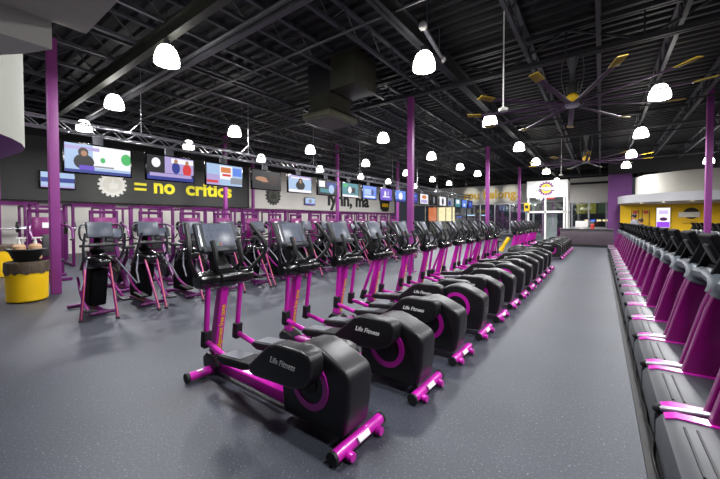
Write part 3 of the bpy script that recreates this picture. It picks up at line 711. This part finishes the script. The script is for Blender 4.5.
        MB().tube([(jx + .02, yj, jz - .03), (-1.42 - dx, yj, .345), (-.85 - dx, yj, .36)], .027, n=10).obj('pedal_arm', M['purple'], t)
        MB().tube([(jx, yj, jz + .04), (-1.70, yj, 1.0)], .026, n=10).obj('swing_arm', M['purple'], t)
        # moving handle
        e = .1 - .16*q
        MB().tube([(-1.74, s*.27, 1.05), (-1.70+e*.3, s*.33, 1.13), (-1.66+e*.6, s*.41, 1.25), (-1.68+e, s*.42, 1.36), (-1.76+e, s*.39, 1.47), (-1.86+e, s*.36, 1.58)], [.02, .02, .022, .024, .024, .022], smooth=True).obj('moving_handle', M['blackm'], t)
    return t
EA = elliptical(0, .04); EB = elliptical(.34, .1)
pat = 'AAABAABAABAA'
usedA = usedB = False
def put_ell(kind, y, label, group):
    global usedA, usedB
    if kind == 'A':
        o = dup(EA) if usedA else EA; usedA = True
    else:
        o = dup(EB) if usedB else EB; usedB = True
    o.location = (-1.33, y, 0); tag(o, label, None, group); return o
for k in range(12):
    y = 1.89 + .957 * k
    o = put_ell(pat[k], y, lab(k, 'black and purple elliptical trainer', 'in the row beside the aisle'), 'elliptical trainers along the aisle')
    if k == 0: o.rotation_euler = (0, 0, R(-1)); o.location.x = -1.42
for k in range(7):
    y = 15.9 + .957 * k
    put_ell('ABABAAB'[k], y, '%s elliptical trainer of the far cluster beyond the row gap' % ('first', 'second', 'third', 'fourth', 'fifth', 'sixth', 'seventh')[k], 'elliptical trainers of the far cluster')

# yellow upright machine in the gap
t = thing('rowing_machine', 'black machine with bright yellow frame in the elliptical row gap', 'exercise machine', (-3.3, 14.3, 0))
MB().tube([(0, 0, .35), (.12, .05, .6), (.3, .1, .9)], [.1, .07, .08], M['yellow'], 8, smooth=True).obj('frame', None, t)
MB().tube([(-.3, -.4, .05), (-.3, .4, .05)], .05).tube([(.6, -.4, .05), (.6, .4, .05)], .05).tube([(-.3, 0, .06), (.6, 0, .06)], .05).obj('base', M['black'], t)
MB().ball((.7, -.1, .35), (.42, .2, .3)).obj('flywheel_cover', M['black'], t)
MB().box((-.1, 0, .75), (.3, .28, .08), None, .03).tube([(-.1, 0, .1), (-.1, 0, .75)], .03).obj('seat', M['seat'], t)

# ------------------------------------------------------------ treadmills
def treadmill():
    t = thing('treadmill', '', 'treadmill')
    MB().b2(.05, 2.05, -.40, .40, .06, .17, None, .02).obj('deck', M['dgrey'], t)
    MB().b2(.55, 2.02, -.26, .26, .16, .178, None, .004).obj('belt', M['blackm'], t)
    for s in (-1, 1):
        a, b_ = sorted((s*.27, s*.41)); MB().b2(.5, 2.08, a, b_, .12, .2, None, .02).obj('side_rail', M['grey'], t)
        a, b_ = sorted((s*.3, s*.42)); MB().b2(.1, .2, a, b_, 0, .07).b2(1.85, 1.95, a, b_, 0, .07).obj('foot', M['blackm'], t)
    hd = MB().prism([(0, .05), (0, .2), (.03, .25), (.1, .275), (.55, .285), (.72, .2), (.75, .15), (.75, .05)], -.425, .425, 'y', bev=.015, seg=2).obj('motor_hood', M['dgrey'], t)
    mb = MB()
    for x in (.12, .18): mb.box((x, -.03, .281), (.012, .52, .008))
    mb.obj('vent_slot', M['ink'], hd)
    for s in (-1, 1):
        a, b_ = sorted((s*.335, s*.424))
        MB().prism([(.04, .252), (.04, .262), (.1, .283), (.50, .293), (.50, .27)], a, b_, 'y').obj('hood_stripe', M['purple'], hd)
    MB().tube([(.03, -.442, .255), (.32, -.442, .295)], .023, n=12).obj('side_bar', M['silver'], hd)
    MB().ball((.02, -.435, .25), (.035, .026, .035), n=10).obj('bar_cap', M['blackm'], hd)
    for s in (-1, 1):
        a, b_ = sorted((s*.355, s*.435))
        MB().prism([(.24, .2), (.46, .2), (.70, .98), (.45, 1.02), (.40, .86)], a, b_, 'y', bev=.02, seg=3).obj('upright', M['dpurple'], t)
    MB().tube([(.50, -.385, .96), (.52, -.375, 1.02), (.53, -.3, 1.07), (.54, 0, 1.09), (.53, .3, 1.07), (.52, .375, 1.02), (.50, .385, .96)], .085, n=12, flat=.8).obj('cross_bar', M['bar'], t)
    rot = Matrix.Rotation(R(-24), 3, 'Y')
    cb = MB().prism([(.50, 1.06), (.86, 1.0), (.9, 1.06), (.72, 1.16), (.56, 1.18)], -.26, .26, 'y', bev=.02).obj('console_base', M['cblack'], t)
    for s in (-1, 1): MB().prism([(.46, 1.08), (.60, 1.08), (.70, 1.44), (.60, 1.46)], s*.27-.03, s*.27+.03, 'y', bev=.01).obj('console_arm', M['cblack'], t)
    c0 = Vector((.56, 0, 1.34))
    cs = MB().box(c0, (.07, .50, .32), None, .025, rot=rot, seg=3).obj('console', M['cblack'], t)
    MB().box(c0 + rot @ Vector((.033, 0, 0)), (.006, .38, .22), None, .002, rot=rot).obj('display', M['glossblack'], cs)
    MB().box(c0 + rot @ Vector((-.04, 0, -.03)), (.04, .2, .2), None, .015, rot=rot).obj('back_cover', M['blackm'], cs)
    for s in (-1, 1):
        MB().tube([(.56, s*.40, 1.04), (.8, s*.40, 1.09), (1.12, s*.39, .98), (1.2, s*.38, .9)], [.03, .032, .03, .022], smooth=True).obj('handrail', M['blackm'], t)
        MB().tube([(.66, s*.24, 1.42), (.80, s*.29, 1.28), (.88, s*.30, 1.08)], .018, smooth=True).obj('grip_tube', M['blackm'], t)
    MB().lathe([(.05, 1.06), (.055, 1.16), (.045, 1.16), (.04, 1.07)], c=(.8, -.2, 0), closed=True, n=12).obj('cup_holder', M['silver'], t)
    return t
T0 = treadmill(); first = True
n1 = ['second', 'third']
k = 0
for i in range(19):
    o = T0 if first else dup(T0); first = False
    o.location = (.335, 1.775 + .928 * i, 0)
    tag(o, lab(i, 'treadmill', 'along the aisle edge'), None, 'treadmills along the aisle')
for i in range(3):
    o = dup(T0); o.location = (.30, 20.0 + .95 * i, 0)
    tag(o, '%s treadmill in the short group at the far end of the aisle row' % ('first', 'second', 'third')[i], None, 'treadmills at the far aisle end')
for i in range(13):
    o = dup(T0); o.location = (3.4, 13.2 + .93 * i, 0)
    tag(o, lab(i, 'treadmill', 'in the row behind the aisle row'), None, 'treadmills in the second row')
tag(MB().b2(.26, 2.5, .9, 19.2, 0.001, .012).obj('floor_mat', M['blackm']), 'black rubber mat strip under the aisle treadmills', 'mat')
mb = MB(); random.seed(3); pts = []
y = 1.0
while y < 18: pts.append((.315 + random.uniform(-.015, .02), y, .022)); y += .22
tag(mb.tube(pts, .008, n=6, smooth=True).obj('power_cable', M['ink']), 'thin black cable lying along the front of the treadmills', 'cable')

# ------------------------------------------------------------ climbers (arc trainers) in the second row
def climber(v=0):
    t = thing('climbing_machine', '', 'climbing machine')
    MB().tube([(-1.35, -.28, .05), (-1.35, .28, .05)], .04, n=10).tube([(-1.35, 0, .06), (-.45, 0, .06)], .045, n=8).tube([(-.45, -.2, .05), (-.45, .2, .05)], .035, n=8).obj('base', M['rackpurple'], t)
    MB().prism([(-1.15, .12), (-.72, .12), (-.66, .35), (-.60, .66), (-.62, .9), (-.75, 1.0), (-.95, .98), (-1.08, .8), (-1.16, .4)], -.125, .125, 'y', bev=.05, seg=4).obj('shroud', M['cblack'], t, angle=50)
    MB().ball((-.66, 0, .90), (.26, .22, .15)).obj('upper_cover', M['gloss'], t)
    MB().tube([(-.78, 0, .98), (-.68, 0, 1.35)], .05, n=10).ball((-.72, 0, 1.08), (.11, .11, .07)).obj('mast', M['cblack'], t)
    rot = Matrix.Rotation(R(-14), 3, 'Y'); c0 = Vector((-.58, 0, 1.45))
    cs = MB().box(c0, (.045, .38, .28), None, .02, rot=rot, seg=3).obj('console', M['dgrey'], t)
    MB().box(c0 + rot @ Vector((.025, 0, .0)), (.006, .35, .25), None, .002, rot=rot).obj('display', M['screen'], cs)
    MB().tube([(-.48, -.3, 1.19), (-.48, .3, 1.19)], .022, n=8).box((-.56, 0, 1.2), (.14, .3, .05), None, .02).obj('cross_handle', M['blackm'], t)
    for s in (-1, 1):
        MB().tube([(-.56, s*.18, 1.54), (-.5, s*.27, 1.53), (-.47, s*.30, 1.42), (-.47, s*.28, 1.30), (-.5, s*.2, 1.27)], .015, smooth=True).obj('loop_handle', M['dgrey'], t)
        q = s if v == 0 else -s
        MB().tube([(-.75, s*.22, .78), (-.44, s*.26, .98), (-.34+.06*q, s*.27, 1.2), (-.30+.1*q, s*.24, 1.4)], [.024, .022, .018, .018], smooth=True).obj('swing_handle', M['dgrey'], t)
        front = s > 0 or v
        P = [(-.46, s*.10, .88), (-.3, s*.085, .6), (0, s*.06, .03)] if front else [(-.52, -.22, .9), (-.26, -.30, .68), (-.2, -.34, .35), (-.24, -.36, .03)]
        lg = MB().tube(P, .021, n=8, smooth=True).obj('leg', M['leg'], t)
        MB().tube([(p[0] + .0185, p[1], p[2] + .008) for p in P], .0045, n=5, smooth=True).obj('leg_stripe', M['orange'], lg)
        MB().box((P[-1][0], P[-1][1], .012), (.07, .05, .024), None, .006).obj('leg_foot', M['blackm'], lg)
        MB().tube([(-.5, s*.2, .95), (-.3, s*.3, .72), (-.12, s*.36 + .03*q, .52)], .014, n=6).obj('guide_rod', M['grey'], t)
        ar = MB().tube([(-.95, s*.22, .62), (-.65, s*.24, .36 + .06*q), (-.3, s*.24, .22 + .07*q)], .02, smooth=True).obj('pedal_arm', M['leg'], t)
        MB().box((-.3, s*.24, .21 + .07*q), (.34, .13, .03), None, .012, rot=Matrix.Rotation(R(6*q), 3, 'Y')).obj('pedal', M['blackm'], ar)
    return t
C0 = climber(0); C1 = climber(1); uc = [False, False]
ys = [1.95, 2.70, 3.52, 4.35, 5.2, 6.05, 6.9, 7.75, 8.6, 9.45, 10.3, 11.15, 12.0, 12.85, 13.7]
for i, y in enumerate(ys):
    v = 0 if i in (0, 3, 6, 8, 11) else 1
    src = (C0, C1)[v]; o = dup(src) if uc[v] else src; uc[v] = True
    o.location = (-6.4, y, 0)
    tag(o, lab(i, 'climbing machine', 'in the row between ellipticals and screens'), None, 'climbing machines in the second row')

# ------------------------------------------------------------ bikes in the third row
def bike():
    t = thing('exercise_bike', '', 'exercise bike')
    MB().tube([(-.95, -.25, .04), (-.95, .25, .04)], .04).tube([(0, -.25, .04), (0, .25, .04)], .04).tube([(-.95, 0, .06), (0, 0, .06)], .05).obj('base', M['rackpurple'], t)
    MB().tube([(-.15, 0, .08), (-.5, 0, .5), (-.8, 0, .95)], .05, smooth=True).tube([(-.5, 0, .45), (-.18, 0, .78)], .045).obj('frame', M['rackpurple'], t)
    MB().lathe([(0, -.09), (.24, -.08), (.27, 0), (.24, .08), (0, .09)], c=(-.68, 0, .38), axis='y', n=22).obj('flywheel_cover', M['black'], t)
    MB().tube([(-.2, 0, .7), (-.14, 0, .98)], .025).box((-.1, 0, 1.0), (.26, .22, .07), None, .03).obj('saddle', M['seat'], t)
    rot = Matrix.Rotation(R(-25), 3, 'Y')
    MB().box((-.86, 0, 1.3), (.05, .36, .26), None, .02, rot=rot).obj('console', M['dgrey'], t)
    MB().box((-.83, 0, 1.305), (.02, .30, .2), None, .004, rot=rot).obj('display', M['screen'], t)
    MB().tube([(-.8, 0, .95), (-.85, 0, 1.2)], .04).obj('mast', M['rackpurple'], t)
    for s in (-1, 1):
        MB().tube([(-.84, s*.05, 1.12), (-.7, s*.24, 1.14), (-.55, s*.25, 1.25)], .018, smooth=True).obj('handlebar', M['blackm'], t)
        MB().tube([(-.45, s*.1, .4), (-.45 + s*.12, s*.13, .4 - s*.1)], .014).box((-.45 + s*.12, s*.18, .4 - s*.1), (.1, .09, .025), None, .006).obj('pedal', M['blackm'], t)
    return t
B0 = bike(); first = True
for i in range(12):
    if i == 0: continue
    o = B0 if first else dup(B0); first = False
    o.location = (-8.6, 1.9 + 1.05 * i, 0)
    tag(o, lab(i - 1, 'purple exercise bike', 'in the row behind the climbing machines'), None, 'exercise bikes under the screens')

# ------------------------------------------------------------ weight machines and racks
def weight_machine():
    t = thing('weight_machine', '', 'weight machine')
    fr = MB()
    for s in (-1, 1): fr.b2(-.5, -.4, s*.33-.04, s*.33+.04, 0, 1.9, None, .01)
    fr.b2(-.5, -.4, -.37, .37, 1.82, 1.92, None, .01).b2(-.5, .7, -.04, .04, .03, .12, None, .01).b2(.62, .7, -.3, .3, 0, .08, None, .01).b2(-.6, -.3, -.4, .4, 0, .08, None, .01)
    fr.obj('frame', M['rackpurple'], t)
    MB().b2(-.39, -.37, -.29, .29, .2, 1.7, None, .004).obj('shroud_panel', M['dpurple'], t)
    st = MB()
    for k in range(12): st.b2(-.53, -.40, -.12, .12, .1 + k*.052, .146 + k*.052)
    st.obj('weight_stack', M['ink'], t)
    MB().b2(.05, .45, -.2, .2, .48, .56, None, .03).b2(.2, .28, -.04, .04, .1, .48).obj('seat', M['seat'], t)
    MB().box((-.02, 0, .92), (.08, .34, .62), None, .03, rot=Matrix.Rotation(R(-8), 3, 'Y')).obj('back_pad', M['seat'], t)
    for s in (-1, 1): MB().tube([(-.38, s*.3, 1.5), (.1, s*.42, 1.4), (.35, s*.4, 1.1)], .028, smooth=True).obj('lever_arm', M['rackpurple'], t)
    for s in (-1, 1): MB().tube([(.35, s*.4, 1.1), (.5, s*.32, 1.08)], .024).obj('grip', M['blackm'], t)
    MB().b2(-.365, -.355, -.09, .09, 1.4, 1.55).obj('instruction_plate', M['sticker'], t)
    return t
def power_rack():
    t = thing('power_rack', '', 'power rack')
    for x in (-.55, .55):
        for s in (-1, 1):
            MB().b2(x-.04, x+.04, s*.6-.04, s*.6+.04, 0, 2.2, None, .008).obj('post', M['rackpurple'], t)
    for s in (-1, 1):
        MB().b2(-.6, .6, s*.6-.035, s*.6+.035, 2.12, 2.20).obj('side_beam', M['rackpurple'], t)
        MB().b2(-.6, .6, s*.6-.035, s*.6+.035, .02, .1).obj('floor_beam', M['rackpurple'], t)
    for x in (-.55, .55): MB().b2(x-.035, x+.035, -.6, .6, 2.12, 2.20).obj('cross_beam', M['rackpurple'], t)
    br = MB().tube([(.62, -.95, 1.35), (.62, .95, 1.35)], .016, n=8).obj('barbell', M['silver'], t)
    for s in (-1, 1):
        MB().lathe([(0, 0), (.2, 0), (.21, .02), (.2, .06), (0, .06)], c=(.62, s*.82 - .03, 1.35), axis='y', n=18).obj('weight_plate', M['ink'], br)
    MB().b2(-.3, .8, -.14, .14, .4, .47, None, .02).b2(-.2, -.14, -.05, .05, 0, .4).b2(.6, .66, -.05, .05, 0, .4).obj('bench', M['seat'], t)
    return t
W0 = weight_machine(); P0 = power_rack(); fw_ = fp = True
for i in range(15):
    o = W0 if fw_ else dup(W0); fw_ = False
    o.location = (-12.2, 2.3 + 1.35 * i + (.35 if i > 9 else 0), 0)
    tag(o, lab(i, 'purple weight machine', 'in the line behind the televisions'), None, 'weight machines behind the televisions')
for i in range(12):
    o = P0 if fp else dup(P0); fp = False
    o.location = (-15.4, 1.9 + 2.1 * i, 0)
    tag(o, lab(i, 'purple power rack', 'with barbell, behind the weight machines'), None, 'power racks before the left wall')
W1 = None
for i in range(11):
    o = dup(P0); o.location = (-18.3, .9 + 2.35 * i, 0)
    tag(o, lab(i, 'purple power rack', 'in the deepest row against the wall'), None, 'power racks against the left wall')

# ------------------------------------------------------------ bin with cleaning bottles
t = thing('trash_bin', 'round yellow bin with brown liner beside the purple column', 'bin', (-9.30, 1.40, 0))
MB().lathe([(0, .02), (.29, .02), (.305, .04), (.32, .62), (.31, .62), (0, .55)], n=36).obj('bin_body', M['yellow'], t)
mb = MB().lathe([(.327, .57), (.335, .62), (.33, .74), (.325, .79), (.3, .8), (.28, .72), (0, .7)], n=36)
random.seed(5)
for v in mb.bm.verts:
    if v.co.z < .6: v.co.z += random.uniform(-.025, .03)
    d = random.uniform(-.008, .012); v.co.x *= 1 + d; v.co.y *= 1 + d
mb.obj('liner', M['bag'], t)
t = thing('plastic_tub', 'black tub resting on the yellow bin, holding tan bottles', 'tub', (-9.30, 1.40, .79))
MB().lathe([(0, 0), (.17, 0), (.19, .02), (.26, .2), (.31, .24), (.3, .26), (.24, .22), (.17, .03), (0, .03)], n=28).obj('tub_body', M['ink'], t)
bt = None
for i, (dx, dy, lb) in enumerate(((.02, -.11, 'left tan bottle with white trigger in the black tub'), (.04, .12, 'right tan bottle with white trigger in the black tub'))):
    b0 = thing('spray_bottle', lb, 'spray bottle', (-9.30 + dx, 1.40 + dy, .83), 0, 'bottles in the black tub')
    MB().lathe([(0, 0), (.085, 0), (.1, .02), (.1, .27), (.07, .31), (0, .31)], n=18).obj('bottle_body', M['tan'], b0)
    MB().lathe([(0, .31), (.028, .31), (.028, .36), (0, .36)], n=10).tube([(0, .0, .36), (0, .0, .42)], .02, n=8).box((0, .03, .43), (.03, .15, .03), None, .008).tube([(0, .07, .42), (0, .09, .36)], .008, n=6).obj('trigger', M['white'], b0)
t = thing('trash_bin', 'yellow bin standing at the far left edge', 'bin', (-13.9, 1.5, 0))
MB().lathe([(0, .02), (.33, .02), (.365, .8), (.35, .8), (0, .75)], n=28).obj('bin_body', M['yellow'], t)
MB().lathe([(.37, .74), (.38, .8), (.37, .9), (.33, .92), (0, .85)], n=28).obj('liner', M['bag'], t)

# ------------------------------------------------------------ people on treadmills
def person(loc, label, top, hm, lean=0):
    t = thing('person', label, 'person', loc, 0)
    # skeleton facing -x ; one skinned body
    J = {'pel': (0, 0, .93, .13), 'waist': (-.01, 0, 1.07, .12), 'chest': (-.03, 0, 1.27, .145), 'neck0': (-.04, 0, 1.43, .08), 'neck': (-.05, 0, 1.48, .052), 'head': (-.065, 0, 1.56, .075), 'crown': (-.06, 0, 1.66, .088), 'top': (-.055, 0, 1.70, .06),
         'hl': (0, -.1, .88, .09), 'kl': (-.16, -.1, .5, .06), 'al': (-.06, -.1, .1, .042), 'tl': (-.22, -.1, .05, .035), 'hr': (0, .1, .88, .09), 'kr': (0, .1, .5, .06), 'ar': (.28, .1, .17, .042), 'tr': (.2, .1, .05, .035),
         'sl': (-.03, -.18, 1.38, .06), 'el': (.06, -.25, 1.12, .045), 'wl': (-.16, -.22, 1.0, .03), 'pl': (-.25, -.21, 1.02, .032), 'sr': (-.03, .18, 1.38, .06), 'er': (.02, .25, 1.12, .045), 'wr': (-.2, .22, 1.07, .03), 'pr': (-.29, .21, 1.1, .032)}
    Eg = [('pel', 'waist'), ('waist', 'chest'), ('chest', 'neck0'), ('neck0', 'neck'), ('neck', 'head'), ('head', 'crown'), ('crown', 'top'), ('pel', 'hl'), ('hl', 'kl'), ('kl', 'al'), ('al', 'tl'), ('pel', 'hr'), ('hr', 'kr'), ('kr', 'ar'), ('ar', 'tr'),
          ('chest', 'sl'), ('sl', 'el'), ('el', 'wl'), ('wl', 'pl'), ('chest', 'sr'), ('sr', 'er'), ('er', 'wr'), ('wr', 'pr')]
    for s, w in ((-1, 'pl'), (1, 'pr')):
        wx, wy, wz, _ = J[w]
        for q in range(4):
            n1, n2 = 'f%d%s' % (q, w), 'g%d%s' % (q, w)
            J[n1] = (wx - .05, wy + (q - 1.5) * .02, wz + .005, .009); J[n2] = (wx - .09 + .008 * abs(q - 1), wy + (q - 1.5) * .022, wz - .02, .008)
            Eg += [(w, n1), (n1, n2)]
        J['t' + w] = (wx - .03, wy - s*.045, wz - .005, .01); Eg.append((w, 't' + w))
    names = list(J); me = bpy.data.meshes.new('body'); me.from_pydata([J[n][:3] for n in names], [(names.index(a), names.index(b_)) for a, b_ in Eg], [])
    o = bpy.data.objects.new('body', me); COL.objects.link(o); o.parent = t
    md = o.modifiers.new('skin', 'SKIN')
    for n, sv in zip(names, me.skin_vertices[0].data): sv.radius = (J[n][3], J[n][3]); sv.use_root = (n == 'pel')
    sb = o.modifiers.new('sub', 'SUBSURF'); sb.levels = sb.render_levels = 1
    md.use_smooth_shade = True
    me.materials.append(M['skin'])
    c = MB(); c.lathe([(.125, 0), (.16, .05), (.15, .2), (.165, .35), (.15, .45), (.075, .53)], c=(-.02, 0, .93), n=18)
    for s, e in ((-1, (.06, -.25, 1.12)), (1, (.02, .25, 1.12))): c.tube([(-.03, s*.15, 1.39), (-.01, s*.21, 1.3), e], [.08, .075, .06], n=10)
    c.obj('shirt', top, t)
    c = MB()
    for s, p in ((-1, ((0, -.09, .95), (-.16, -.1, .5), (-.07, -.1, .14))), (1, ((0, .09, .95), (0, .1, .5), (.26, .1, .2)))): c.tube(p, [.115, .085, .06], n=10)
    c.obj('trousers', M['cloth'], t)
    c = MB(); c.ball((-.205, -.1, .045), (.14, .05, .045)); c.ball((.2, .1, .06), (.13, .05, .045)); c.obj('shoes', M['ink'], t)
    hd = MB(); hd.ball((-.035, 0, 1.645), (.105, .09, .11)); hd.obj('hair', hm, t)
    f = MB(); f.ball((-.16, 0, 1.6), (.018, .013, .02)); 
    for s in (-1, 1): f.ball((-.148, s*.032, 1.625), (.008, .014, .007), M['ink'])
    f.obj('face', M['skin'], t)
    return t
person((1.36, 20.95, .178), 'person with dark hair and pale top walking on a far treadmill', mat('pale_shirt', '#9a9ca8', .8), M['hair'])
pb = person((1.42, 18.5, .178), 'person with brown hair in dark top walking on a nearer treadmill', M['cloth'], mat('brown_hair', '#3a251a', .6)); pb.scale = (.87,) * 3

# ------------------------------------------------------------ light
w = bpy.data.worlds.new('world'); S.world = w; w.use_nodes = True
bg = w.node_tree.nodes['Background']; bg.inputs[0].default_value = (.75, .8, 1, 1); bg.inputs[1].default_value = .03
# lit back of the hall (the rest of the lamp grid lies behind the camera)
for i, (x, y) in enumerate(((-7.4, -1.2), (-3.2, 1.5), (1.13, 1.7), (1.13, 5.9), (-11.5, -.6), (5.4, 6.9), (5.4, 11.9), (5.2, 1.7))):
    if i in (2,3,5,6,7,0,1,4):
        o = dup(L0); o.location = (x, y, 5.0)
        tag(o, 'glowing dome lamp overhead outside the picture, %s' % ORD[i], None, 'dome lamps overhead')

S.view_settings.view_transform = 'Standard'; S.view_settings.look = 'None'; S.view_settings.gamma = 1; S.view_settings.exposure = 0.62
S.view_settings.use_curve_mapping = False
